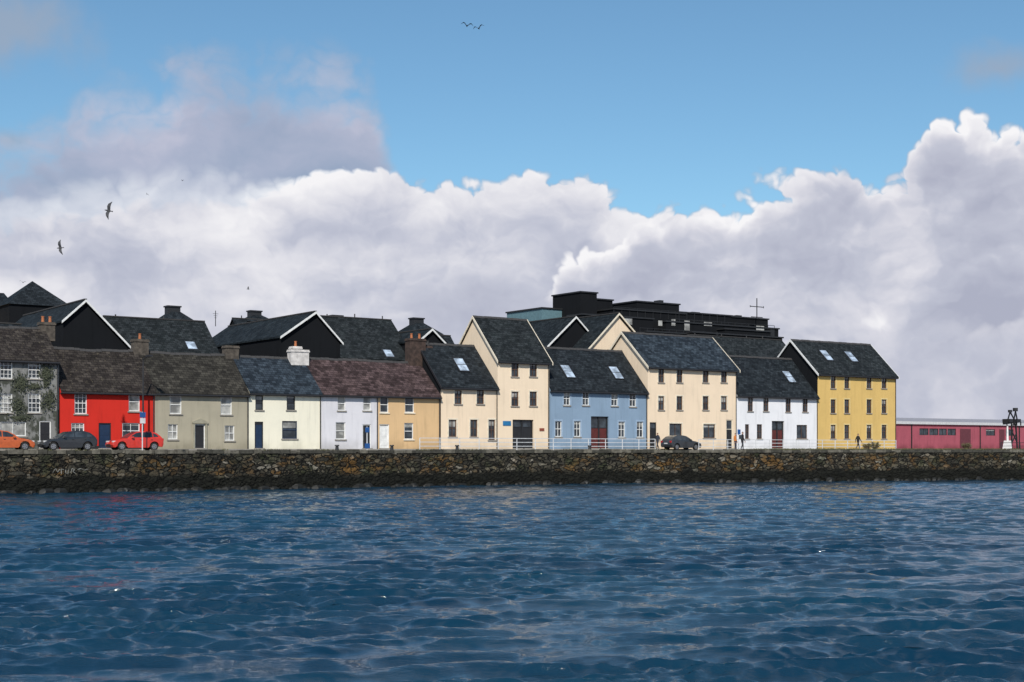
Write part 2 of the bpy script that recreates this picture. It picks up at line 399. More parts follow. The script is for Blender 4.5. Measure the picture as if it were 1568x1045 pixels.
hK = house('white_house', 1128, 1252, 5.86, 10.1, MWH, SLX,
  [(1145,1153,609,630),(1169,1177,609,630),(1203,1211,610,631),(1229,1237,610,631),(1141,1147,650,672),(1159,1167,650,672),(1220,1236,651,672,{'bars':'vert'})],
  [(1182,1201,645,REDD,{'double':1})], sky=[(1208,580)], fm=BRN, sill=STONE, bars='cross')
hL = house('yellow_house', 1252, 1372, 8.49, 12.3, MYEL, SLX2,
  [(x, x+7.5, y, y+21) for x in (1272,1293,1327,1350) for y in (574,612,651)], [],
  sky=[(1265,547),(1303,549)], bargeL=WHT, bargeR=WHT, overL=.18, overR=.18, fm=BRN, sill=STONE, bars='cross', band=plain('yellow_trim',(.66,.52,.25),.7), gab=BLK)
mb = MB(); mb.box(WX(770), WX(782), -.05, -.002, WZ(776,652), WZ(776,645), plain('plaque_blue',(.02,.16,.35),.4)); mb.obj('plaque', hH)
mb = MB(); mb.box(WX(826), WX(833), -.06, -.002, WZ(830,660), WZ(830,656), plain('plaque_dark',(.25,.06,.03),.4)); mb.obj('plaque', hH)
# ivy and dead creeper on the derelict house
def leafm():
    m, nt, b = newmat('ivy_leaves'); n = NOISE(nt, POS(nt), 6, 4)
    nt.links.new(MIX(nt, SS(nt, n.outputs[0], .35, .65), (.016,.022,.011,1), (.045,.052,.026,1)), b.inputs['Base Color']); b.inputs['Roughness'].default_value = .8; return m
IVY = leafm(); mb = MB()
for (cx, cy, rx, ry, nn) in ((32,588,12,16,420),(70,572,12,22,420),(26,622,9,16,260),(74,612,12,18,380),(52,592,14,6,220),(-10,600,14,30,300),(30,640,20,6,200)):
    X, Z = WX(cx), WZ(cx, cy); ax, az_ = WX(cx+rx)-X, ry/F*dep_(cx)
    for k in range(nn):
        a = random.random()*6.28; r_ = random.gauss(0, .48); x = X+ax*r_*math.cos(a)+.2*math.sin(r_*9); z = Z+az_*r_*math.sin(a); q = random.uniform(.03, .08); y = -random.uniform(.01, .12)
        if x > WX(90)-.1 or z > CZ+6.8: continue
        mb.face([(x-q, y, z), (x, y-.03, z-q), (x+q, y+random.uniform(-.03, .0), z), (x, y, z+q)], IVY)
    mb.bar((X, -.03, Z-az_), (X+.2, -.03, Z+az_*.6), .04, IVY)
mb.obj('ivy', hA, recalc=False)

# ---------------- back-row buildings ----------------
def gable_front(name, pk, el, er, v0, v1, wm, rm, bm_):
    X = WX(pk[0], v0); Z = WZ(pk[0], pk[1], v0); XL, ZL = WX(el[0], v0), WZ(*el, v0); XR, ZR = WX(er[0], v0), WZ(*er, v0)
    root = empty(name, (X, (v0+v1)/2, SZ)); mb = MB()
    mb.prism([(XL+.15, SZ), (XR-.15, SZ), (XR-.15, ZR-.05), (X, Z-.1), (XL+.15, ZL-.05)], 'Y', v0, v1, wm); mb.obj('walls', root)
    mb = MB(); t = .16
    mb.prism([(XL, ZL-.1), (X, Z), (X, Z+t), (XL, ZL-.1+t)], 'Y', v0-.25, v1+.25, rm)
    mb.prism([(X, Z), (XR, ZR-.1), (XR, ZR-.1+t), (X, Z+t)], 'Y', v0-.25, v1+.25, rm)
    mb.box(X-.12, X+.12, v0-.2, v1+.2, Z+t-.03, Z+t+.08, LEAD)
    mb.obj('roof', root)
    mb = MB(); w = .22
    mb.prism([(XL-.05, ZL-.2), (X, Z-.06), (X, Z-.06+w), (XL-.05, ZL-.2+w)], 'Y', v0-.34, v0-.253, bm_)
    mb.prism([(X, Z-.06), (XR+.05, ZR-.2), (XR+.05, ZR-.2+w), (X, Z-.06+w)], 'Y', v0-.34, v0-.253, bm_)
    mb.obj('bargeboard', root); return root
gable_front('slate_clad_gable_house', (130,462), (94,492), (204,538), 12, 30, BLK, SLY, WHT)
g2 = gable_front('slate_clad_gable_house', (482,480), (428,516), (523,526), 12, 32, BLK, SLY, WHT)
gable_front('slate_clad_gable_house', (660,506), (640,522), (684,530), 14, 26, BLK, SLY, WHT)
gable_front('slate_clad_gable_house', (880,487), (836,531), (905,515), 14, 28, BLK, SLY, WHT)
gable_front('cream_gable_house', (946,482), (896,538), (975,515), 11, 26, MCR, SLY, CREAMT)
def back_roof(name, xl, xr, yr, v, dep, rm, sky=(), wm=BLK, drop=4.5):
    x0, x1 = WX(xl, v), WX(xr, v); vr = v+dep/2; zr = WZ((xl+xr)/2, yr, vr); ze = zr-drop
    root = empty(name, ((x0+x1)/2, vr, SZ)); mb = MB()
    mb.prism([(v+.2, SZ), (v+dep-.2, SZ), (v+dep-.2, ze), (vr, zr-.08), (v+.2, ze)], 'X', x0+.15, x1-.15, wm); mb.obj('walls', root)
    mb = MB(); slab(mb, x0, x1, v-.1, ze-.1, vr, zr, .14, rm); slab(mb, x0, x1, vr, zr, v+dep+.1, ze-.1, .14, rm)
    mb.box(x0, x1, vr-.12, vr+.12, zr+.1, zr+.2, LEAD)
    x = x0+1.2
    while x < x1-1:   # ridge vents / small flues
        mb.cyl((x, vr, zr+.15), .07, random.uniform(.15, .4), LEAD, 6); x += random.uniform(2.2, 5)
    mb.obj('roof', root)
    if sky:
        mb = MB(); s = (zr-ze+.1)/(vr-v+.1)
        for (px, py) in sky:
            k = bear(px)*SP+CP; q = (HZ-py)/F*k; e0 = ze-CZ-s*v; vv = (D*q-e0)/(s-q); X = WX(px, vv); zc = CZ+e0+s*vv+.1
            mb.face([(X-.45, vv-.4, zc-.4*s+.1), (X+.45, vv-.4, zc-.4*s+.1), (X+.45, vv+.4, zc+.4*s+.1), (X-.45, vv+.4, zc+.4*s+.1)], SKYG)
            mb.face([(X-.55, vv-.5, zc-.5*s+.07), (X+.55, vv-.5, zc-.5*s+.07), (X+.55, vv+.5, zc+.5*s+.07), (X-.55, vv+.5, zc+.5*s+.07)], GUT)
        mb.obj('skylights', root, recalc=False)
    return root
back_roof('slate_roofed_house', 186, 345, 492, 16, 10, SLX2, [(293,532)])
back_roof('slate_roofed_house', 520, 636, 491, 16, 10, SLX2, [(595,544)])
back_roof('slate_roofed_house', 684, 720, 517, 18, 8, SLX)
back_roof('slate_roofed_house', -60, 100, 498, 22, 10, SLX)
back_roof('slate_roofed_house', 1095, 1240, 521, 18, 10, SLX2)
r_ = back_roof('slate_roofed_house', 380, 440, 492, 40, 9, SLX)
def pyramid(name, xl, xr, yb, xp, yp, v, wm=BLK, stack=False):
    x0, x1 = WX(xl, v), WX(xr, v); dp = (x1-x0)*.9; zb = WZ((xl+xr)/2, yb, v); vm = v+dp/2; zp = WZ(xp, yp, vm); root = empty(name, ((x0+x1)/2, vm, SZ))
    mb = MB(); mb.box(x0+.2, x1-.2, v+.2, v+dp-.2, SZ, zb, wm); mb.obj('walls', root)
    mb = MB(); ap = ((x0+x1)/2, vm, zp); cs = [(x0, v, zb), (x1, v, zb), (x1, v+dp, zb), (x0, v+dp, zb)]
    for i in range(4): mb.face([cs[i], cs[(i+1) % 4], ap], SLX if i % 2 == 0 else SLY)
    mb.face(cs, GUT); mb.obj('roof', root)
    if stack:
        mb = MB(); mb.box(ap[0]-.9, ap[0]+.5, vm-.5, vm+.5, zb, zp+.05, BLK2); mb.box(ap[0]-1.0, ap[0]+.6, vm-.6, vm+.6, zp+.05, zp+.2, BLK2); mb.obj('chimney', root)
    return root
pyramid('pyramid_roofed_house', 12, 112, 468, 55, 431, 40)
pyramid('pyramid_roofed_house', 246, 310, 497, 268, 472, 34, stack=True)
pyramid('pyramid_roofed_house', 378, 425, 493, 395, 479, 44, stack=True)
pyramid('pyramid_roofed_house', 506, 545, 493, 520, 486, 44, stack=True)
pyramid('pyramid_roofed_house', 628, 680, 511, 640, 490, 30, stack=True)
mb = MB(); root = empty('cream_rear_house', (WX(10,46), 50, SZ)); mb.box(WX(-60,46), WX(20,46), 46, 56, SZ, WZ(5,474,46), MCR); mb.obj('walls', root)
mb = MB(); mb.prism([(45.5, WZ(5,474,46)), (51, WZ(5,449,51)), (56.5, WZ(5,474,46))], 'X', WX(-60,46), WX(20,46)+.4, SLX); mb.obj('roof', root)

# dark flat-roofed apartment complex
root = empty('black_apartment_block', (WX(1030,34), 40, SZ)); mb = MB()
def bp(xl, xr, yt, v, dp, m, z0=SZ, cap=True):
    x0, x1 = WX(xl, v), WX(xr, v); z = WZ((xl+xr)/2, yt, v)
    mb.box(x0, x1, v, v+dp, z0, z, m)
    if cap: mb.box(x0-.15, x1+.15, v-.15, v+dp+.15, z+.003, z+.18, BLK2)
bp(830, 868, 474, 38, 8, TEAL); bp(889, 914, 449, 34, 6, BLK); bp(912, 938, 460, 36, 6, BLK); bp(892, 1000, 486, 31, 3, BLK)
bp(975, 1040, 465, 34, 8, BLK); bp(940, 1050, 478, 32, 9, BLK); bp(1040, 1120, 482, 33, 9, BLK); bp(1090, 1176, 487, 34, 9, BLK)
bp(1020, 1192, 499, 30.5, 3, BLK); bp(1110, 1180, 507, 29, 1.4, BLK); bp(990, 1100, 512, 28.5, 2, BLK); bp(1060,1198,514,27.5,.9,BLK)
for (a, b_, y, v) in ((985,992,462,36),(1010,1016,460,36),(1060,1072,478,35),(1128,1136,483,36),(1180,1186,505,29.5)): bp(a, b_, y, v, 1.2, BLK2, SZ+8, False)
mb.obj('walls', root)
mb = MB()
for (xl, xr, y, v) in ((940,1035,474,31.9),(1040,1110,481,31),(1030,1186,494,30.6),(980,1090,506,28.6)):
    x0, x1, z = WX(xl, v), WX(xr, v), WZ((xl+xr)/2, y, v)
    mb.box(x0, x1, v, v+.06, z, z+.06, BLK2); n = int((x1-x0)/1.2)
    for i in range(n+1):
        xx = x0+(x1-x0)*i/n; mb.box(xx-.025, xx+.025, v, v+.05, z-1.1, z, BLK2)
mb.obj('terrace_railings', root)
mb = MB()
for (a, b, y0, y1, v) in ((955,968,487,497,30.98),(1008,1014,491,499,30.45),(1028,1034,489,499,30.45),(1048,1056,491,506,30.45),(1078,1090,493,499,30.45),(1158,1170,499,512,30.45),(1002,1010,512,518,28.45)):
    mb.box(WX(a,v), WX(b,v), v-.02, v-.002, WZ(a,y1,v), WZ(a,y0,v), GLC)
mb.obj('windows', root)
mb = MB(); v = 33; X = WX(1159, v); zt = WZ(1159,457,v); zb = WZ(1159,487,v)
mb.cyl((X, v, zb), .07, zt-zb, BLK2, 8); z1 = WZ(1159,470,v); mb.bar((X-1.3, v, z1), (X+1.3, v, z1), .1, BLK2)
for dx in (-1.3, 1.3): mb.bar((X+dx, v, z1-.15), (X+dx, v, z1+.15), .06, BLK2)
mb.bar((X-1.1, v, zb+.1), (X+1.1, v, zb+.1), .1, BLK2); mb.obj('antenna_mast', root)
def mast(px, yt, yb, v):
    m_ = MB(); X = WX(px, v); m_.cyl((X, v, WZ(px, yb, v)), .04, WZ(px,yt,v)-WZ(px,yb,v), BLK2, 6)
    z = WZ(px, yt, v)-.3
    for k in range(3): m_.bar((X-.28+.08*k, v, z-.2*k), (X+.28-.08*k, v, z-.2*k), .03, BLK2)
    m_.obj('television_aerial')
mast(330, 476, 500, 20); mast(1098, 508, 530, 6)

# maroon shed
MMAR = render_wall('maroon_render', (.36, .085, .115), .6, 0, 31)
root = empty('maroon_warehouse', (WX(1480,40), 46, SZ)); x0, x1 = WX(1360,40), WX(1680,40); zt = WZ(1470,651,40); mb = MB(); hs = []
for a, b in ((1408,1422),(1423,1437),(1438,1450),(1451,1464),(1510,1524),(1540,1552),(1580,1600)):
    hs.append((WX(a,40), WX(b,40), WZ(1470,667,40), WZ(1470,657,40)))
wall_holes(mb, x0, x1, SZ, zt, 0, hs, MMAR); mb.v = [(x, y+40, z) for x, y, z in mb.v]
mb.box(x0, x1, 40.3, 58, SZ, zt-.02, MMAR); mb.obj('walls', root, recalc=False)
mb = MB()
for h in hs: window(mb, *h, DRK, None, 40., 'vert')
mb.obj('windows', root)
mb = MB(); mb.box(x0-.3, x1, 39.7, 58.3, zt+.003, zt+.45, plain('pale_fascia',(.55,.55,.56),.6)); mb.prism([(40.2, zt+.45), (58, zt+.45), (49, zt+1.3)], 'X', x0, x1, plain('metal_roof',(.28,.27,.29),.6)); mb.obj('roof', root)
mb = MB(); 
for a, b in ((1470,1486),(1530,1538)): mb.box(WX(a,40), WX(b,40), 39.93, 39.99, SZ, WZ(1470,657,40), plain('shed_door',(.12,.03,.04),.6))
for a in (1395, 1500, 1560): mb.box(WX(a,40), WX(a,40)+.15, 39.85, 39.99, SZ, zt, DRK)
mb.obj('doors', root)

# ---------------- quay, street ----------------
QP = [(-140,-7), (60,-7), (75,-7), (93.5,-11.6), (109.2,-14.7), (128,-20.7), (175,-36), (420,-110)]
def yq(X):
    for (a, ya), (b, yb) in zip(QP, QP[1:]):
        if X <= b: return ya+(yb-ya)*(X-a)/(b-a)
    return QP[-1][1]
def rubble():
    m, nt, b = newmat('rubble_stone'); p = POS(nt); s = SEP(nt, p)
    wob = NOISE(nt, p, .9, 4, .6); big = NOISE(nt, p, .22, 4, .6)
    q = VM(nt, 'ADD', VM(nt, 'MULTIPLY', p, (.9, .6, 1.8)), VM(nt, 'SCALE', wob.outputs[1], scale=1.2))
    v = nd(nt, 'ShaderNodeTexVoronoi'); nt.links.new(q, v.inputs['Vector']); v.inputs['Scale'].default_value = 1.9
    e = nd(nt, 'ShaderNodeTexVoronoi', feature='DISTANCE_TO_EDGE'); nt.links.new(q, e.inputs['Vector']); e.inputs['Scale'].default_value = 1.9
    r = SEP(nt, v.outputs['Color'])
    c = RAMP(nt, r[0], [(0, (.014, .013, .010)), (.35, (.040, .036, .027)), (.65, (.070, .062, .045)), (.88, (.115, .10, .068)), (1, (.24, .22, .18))])
    n2 = NOISE(nt, p, .35, 5, .65); n3 = NOISE(nt, p, 5, 5, .7); n5 = NOISE(nt, VM(nt, 'ADD', p, (31, 7, 3)), .6, 5, .65)
    och = MIX(nt, SS(nt, n3.outputs[0], .35, .7), (.08, .040, .010, 1), (.28, .15, .036, 1))
    zmid = M(nt, 'MULTIPLY', SS(nt, s[2], .9, 1.4), SS(nt, s[2], 2.9, 2.3))
    f = M(nt, 'MULTIPLY', M(nt, 'MULTIPLY', SS(nt, n2.outputs[0], .42, .58), zmid), SS(nt, r[1], .3, .65))
    c = MIX(nt, M(nt, 'MULTIPLY', f, .85), c, och)
    c = MIX(nt, SS(nt, n5.outputs[0], .48, .64, 0, .65), c, (.036, .044, .018, 1))
    c = MIX(nt, SS(nt, n3.outputs[0], .40, .70, 0, .65), c, (.012, .012, .009, 1))
    c = MIX(nt, SS(nt, big.outputs[0], .48, .66, 0, .55), c, (.016, .016, .012, 1))
    c = MIX(nt, SS(nt, e.outputs['Distance'], .09, .015), c, (.004, .004, .003, 1))
    zw = M(nt, 'ADD', s[2], M(nt, 'MULTIPLY', M(nt, 'SUBTRACT', n2.outputs[0], .5), 1.5))
    c = MIX(nt, SS(nt, zw, 1.35, .95), c, (.006, .0065, .004, 1))
    nt.links.new(c, b.inputs['Base Color']); b.inputs['Roughness'].default_value = .85; b.inputs['Specular IOR Level'].default_value = .25
    h = M(nt, 'ADD', SS(nt, e.outputs['Distance'], 0, .12), M(nt, 'MULTIPLY', n3.outputs[0], .7))
    BUMP(nt, b, h, 1., .18); return m
RUB = rubble()
qroot = empty('quay_wall', (60, -7, 0))
xs = np.arange(-60, 330, .22); zs = np.linspace(-.6, SZ, 20)
rng = np.random.RandomState(3)
disp = rng.rand(len(zs), len(xs)); disp = (disp+np.roll(disp, 1, 0)+np.roll(disp, 1, 1))/3
V = []
for j, z in enumerate(zs):
    for i, x in enumerate(xs):
        k = 0 if j == len(zs)-1 else (disp[j, i]-.5)*.28
        V.append((x, yq(x)-.05-.16*(SZ-z)*.6+k, z))
n = len(xs); Fc = [[j*n+i, j*n+i+1, (j+1)*n+i+1, (j+1)*n+i] for j in range(len(zs)-1) for i in range(n-1)]
me = bpy.data.meshes.new('masonry'); me.from_pydata(V, [], Fc); me.materials.append(RUB)
o = bpy.data.objects.new('masonry', me); COL.objects.link(o); o.parent = qroot; o.matrix_parent_inverse = Matrix.Translation(-qroot.location)
mb = MB(); COP = plain('coping_stone', (.13, .12, .095), .95, 0, .5); COPD = plain('coping_stone_dark', (.05, .048, .038), .95, 0, .5)
x = -60.
while x < 300:
    w = random.uniform(.6, 1.3); y0, y1 = yq(x), yq(x+w); t = random.uniform(-.05, .06); m_ = COP if random.random() < .35 else COPD
    i = len(mb.v); g = .02
    for z in (SZ-.25, SZ+.02+t):
        mb.v += [(x+g, y0-.13, z), (x+w-g, y1-.13, z), (x+w-g, y1+.5, z), (x+g, y0+.5, z)]
    for q in ((0,3,2,1),(4,5,6,7),(0,1,5,4),(1,2,6,5),(2,3,7,6),(3,0,4,7)): mb.f.append([i+k for k in q]); mb.m.append(mb.mi(m_))
    x += w
mb.obj('coping', qroot)
mb = MB(); WEED = plain('wet_weed_stone', (.007, .007, .005), .6, 0, .5)
for k in range(420):
    x = random.uniform(0, 190); r = random.uniform(.15, .45); y = yq(x)-.35-random.random()*.5; z = random.uniform(-.15, .12)
    i = len(mb.v); seg = 6
    for (rr, zz) in ((1, -.5), (.9, .3), (.45, .7)):
        for a in range(seg):
            an = a*math.pi/3+random.random()*.5; mb.v.append((x+rr*r*1.4*math.cos(an), y+rr*r*math.sin(an), z+zz*r))
    for l in range(2):
        for a in range(seg): b2 = (a+1) % seg; mb.f.append([i+l*seg+a, i+l*seg+b2, i+(l+1)*seg+b2, i+(l+1)*seg+a]); mb.m.append(mb.mi(WEED))
    mb.f.append([i+2*seg+a for a in range(seg)]); mb.m.append(mb.mi(WEED))
mb.obj('foot_stones', qroot)
# faint, worn graffiti scrawl on the wall
mb = MB(); gx = WX(80, -7.3); gz = WZ(80, 726, -7.3); SPR = plain('worn_white_spray', (.20,.20,.18), .9, 0, .6)
strokes = [[(0,.1),(.2,.4),(.35,.12),(.5,.35)],[(.62,0),(.6,.36),(.8,.3)],[(.95,.3),(.9,.05),(1.1,.02),(1.15,.3)],[(1.3,.05),(1.4,.38),(1.6,.3),(1.45,.18),(1.65,.02)],[(1.8,.3),(2.05,.38),(2.3,.26),(2.6,.34)]]
for s_ in strokes:
    for a, b in zip(s_, s_[1:]): mb.bar((gx+a[0], -7.42, gz+a[1]), (gx+b[0], -7.42, gz+b[1]), .045, SPR)
mb.obj('graffiti', qroot)

def asph(name, col, sc_=6.):
    m, nt, b = newmat(name); p = POS(nt); n = NOISE(nt, p, sc_, 6, .7); n2 = NOISE(nt, p, .3, 4)
    c = MIX(nt, SS(nt, n.outputs[0], .3, .7), c4([x*.7 for x in col]), c4([x*1.3 for x in col]))
    c = MIX(nt, SS(nt, n2.outputs[0], .45, .7, 0, .5), c, c4([x*.6 for x in col]))
    nt.links.new(c, b.inputs['Base Color']); b.inputs['Roughness'].default_value = .85; BUMP(nt, b, n.outputs[0], .3, .02); return m
mb = MB(); GRD = asph('ground_gravel', (.12, .11, .09))
px_ = [-900]+[q[0] for q in QP[1:]]+[3000]; py_ = [yq(-140)]+[q[1] for q in QP[1:]]+[-900]
for i in range(len(px_)-1):
    mb.face([(px_[i], py_[i]+.3, SZ-.02), (px_[i+1], py_[i+1]+.3, SZ-.02), (px_[i+1], 3500, SZ-.02), (px_[i], 3500, SZ-.02)], GRD)
mb.obj('ground', recalc=False)
mb = MB(); mb.face([(-140,-6.2,SZ-.015),(140,-6.2,SZ-.015),(140,-1.9,SZ-.015),(-140,-1.9,SZ-.015)], asph('asphalt', (.05,.05,.05))); mb.obj('road', recalc=False)
mb = MB(); mb.face([(-60,-5.98,SZ-.010),(72,-5.98,SZ-.010),(72,-5.86,SZ-.010),(-60,-5.86,SZ-.010)], plain('road_paint_yellow',(.55,.42,.06),.7)); mb.obj('road_marking', recalc=False)
mb = MB(); mb.box(-60, 140, -1.75, -.02, SZ-.2, SZ+.1, asph('pavement_concrete', (.22,.21,.19), 2.)); mb.box(-60, 140, -1.9, -1.753, SZ-.2, SZ+.105, STONE); mb.obj('pavement')
def grassm():
    m, nt, b = newmat('grass'); p = POS(nt); n = NOISE(nt, p, 2.5, 6, .7)
    nt.links.new(MIX(nt, SS(nt, n.outputs[0], .35, .65), (.05,.06,.02,1), (.12,.11,.05,1)), b.inputs['Base Color']); b.inputs['Roughness'].default_value = .9; return m
GR = grassm(); mb = MB()
for k in range(13000):
    x = random.uniform(-10, 190) if k > 9000 else random.uniform(100, 190)
    y = yq(x)+(.7+random.random()**2*4 if x > 100 else random.uniform(-.1, .3)); h = random.uniform(.06, .22)*(1 if x > 100 else .8); a = random.random()*6.28; w = .05
    if x < 100 and math.sin(x*1.3)+math.sin(x*.37+2) < .3: continue
    mb.face([(x-w*math.cos(a), y-w*math.sin(a), SZ-.02), (x+w*math.cos(a), y+w*math.sin(a), SZ-.02), (x+random.uniform(-.1,.1), y+random.uniform(-.1,.1), SZ+h)], GR)
mb.obj('grass', recalc=False)
def shrub(px, v, h, m):
    mb = MB(); X = WX(px, v)
    for k in range(70):
        a = random.random()*6.28; r = random.uniform(.2, .9)*h; hh = random.uniform(.4, 1)*h
        p0 = (X+random.uniform(-.2, .2), v, SZ); p1 = (X+r*.5*math.cos(a), v+r*.5*math.sin(a), SZ+hh*.55); p2 = (X+r*math.cos(a), v+r*math.sin(a), SZ+hh)
        mb.bar(p0, p1, .03, m); mb.bar(p1, p2, .02, m)
        for q in range(3): 
            x_, y_, z_ = [p1[t]+(p2[t]-p1[t])*random.random() for t in range(3)]
            mb.face([(x_, y_, z_), (x_+random.uniform(-.1,.1), y_+.05, z_+.08), (x_+.1, y_, z_+random.uniform(-.05,.1))], GR)
    mb.obj('shrub', recalc=False)
TW = plain('twig', (.12, .08, .045), .9)
shrub(1340, -8, .9, TW); shrub(1328, -8, .7, TW); shrub(1480, -9, .8, TW)

def railing(xa, xb, v, h=1.05, step=1.9, m=GALV):
    mb = MB(); n = int((xb-xa)/step)
    for i in range(n+1):
        x = xa+(xb-xa)*i/n; mb.cyl((x, v, SZ), .04, h, m, 6)
    for z in (.35, .7, h): mb.bar((xa, v, SZ+z), (xb, v, SZ+z), .055, m)
    mb.obj('quay_railing')
railing(WX(640,-6), WX(1000,-6), -6.3); railing(WX(1070,-5), WX(1372,-5), -5.0)
mb = MB()
for i in range(26):
    x = WX(1380,-6)+i*2.2; y = yq(x)+1.2; mb.cyl((x, y, SZ-.05), .05, .85, BLK2, 6)
    y2 = yq(x+2.2)+1.2; mb.bar((x, y, SZ+.75), (x+2.2, y2, SZ+.75), .05, BLK2); mb.bar((x, y, SZ+.4), (x+2.2, y2, SZ+.4), .04, BLK2)
mb.obj('quay_railing')
for px in (516, 600, 700, 903):
    mb = MB(); X = WX(px, -6.4); mb.cyl((X, -6.4, SZ), .16, .35, DRK, 12, .12); mb.cyl((X, -6.4, SZ+.35), .2, .1, DRK, 12, .17); mb.obj('mooring_bollard')

def pole_sign(name, px, v, h, plates):
    mb = MB(); X = WX(px, v); mb.cyl((X, v, SZ-.02), .045, h, GALV, 8)
    for (z, w, hh, m) in plates: mb.box(X-w/2, X+w/2, v-.08, v-.05, SZ+z, SZ+z+hh, m)
    mb.obj(name)
SGB = plain('sign_blue', (.015, .08, .26), .5); SGW = plain('sign_white', (.6,.6,.6), .4)
pole_sign('parking_sign', 218, -6.3, 2.95, [(2.5, .45, .4, SGB), (2.05, .42, .4, SGW)])
pole_sign('parking_sign', 562, -6.3, 2.0, [(1.5, .38, .42, SGB), (.15, .5, .42, SGB)])
pole_sign('parking_sign', 1131, -4.5, 2.2, [(1.6, .4, .5, SGB)])
mb = MB(); X = WX(219, -1.2); zt = WZ(219, 549, -1.2); mb.cyl((X, -1.2, SZ), .09, zt-SZ-1, GUT, 10, .06); mb.cyl((X, -1.2, zt-1), .055, 1, GUT, 8, .04)
mb.bar((X, -1.2, zt-.1), (X, -2.2, zt+.15), .06, GUT); mb.box(X-.14, X+.14, -2.9, -2.15, zt+.05, zt+.2, GUT); mb.obj('street_lamp')

# dock crane far right
root = empty('dock_crane', (WX(1548,-8), -8, SZ)); X = WX(1548,-8); v = -8; mb = MB()
S = dep_(1548,-8)/F
mb.prism([(X-14*S, SZ), (X-4*S, SZ), (X-7*S, SZ+14*S), (X-10*S, SZ+14*S)], 'Y', v-.4, v+.4, WHT); mb.cyl((X-8.5*S, v, SZ+14*S), .14, 22*S, WHT, 10, .09)
mb.obj('pedestal', root); mb = MB()
zz = SZ+40*S
mb.bar((X-18*S, v, zz), (X+22*S, v, zz+4*S), .26, DRK); mb.bar((X-10*S, v, zz), (X-2*S, v, zz+18*S), .12, DRK); mb.bar((X+14*S, v, zz), (X-2*S, v, zz+18*S), .12, DRK)
mb.bar((X+6*S, v, zz+2*S), (X+12*S, v, zz+20*S), .12, DRK); mb.bar((X+17*S, v, zz+2*S), (X+11*S, v, zz+20*S), .12, DRK); mb.box(X-12*S, X-4*S, v-.5, v+.5, zz+1.5*S, zz+7*S, DRK); mb.box(X+6*S, X+16*S, v-.5, v+.5, zz+2*S, zz+7*S, DRK)
for dx, dz in ((1, 3), (4, 5), (9, 9), (19, 3), (-15, 2)): mb.bar((X+dx*S, v-.3, zz-3*S), (X+dx*S, v-.3, zz+dz*S), .1, DRK)
mb.bar((X+2*S, v, SZ), (X+2*S, v, zz), .14, DRK); mb.bar((X+16*S, v, SZ), (X+12*S, v, zz), .14, DRK); mb.bar((X+2*S, v, SZ+10*S), (X+14*S, v, SZ+26*S), .1, DRK); mb.bar((X+16*S, v, SZ+10*S), (X+3*S, v, SZ+28*S), .1, DRK)
mb.cyl((X-2*S, v, zz+17*S), .25, .3, DRK, 10); mb.cyl((X+11*S, v, zz+19*S), .3, .4, DRK, 10); mb.obj('jib', root)

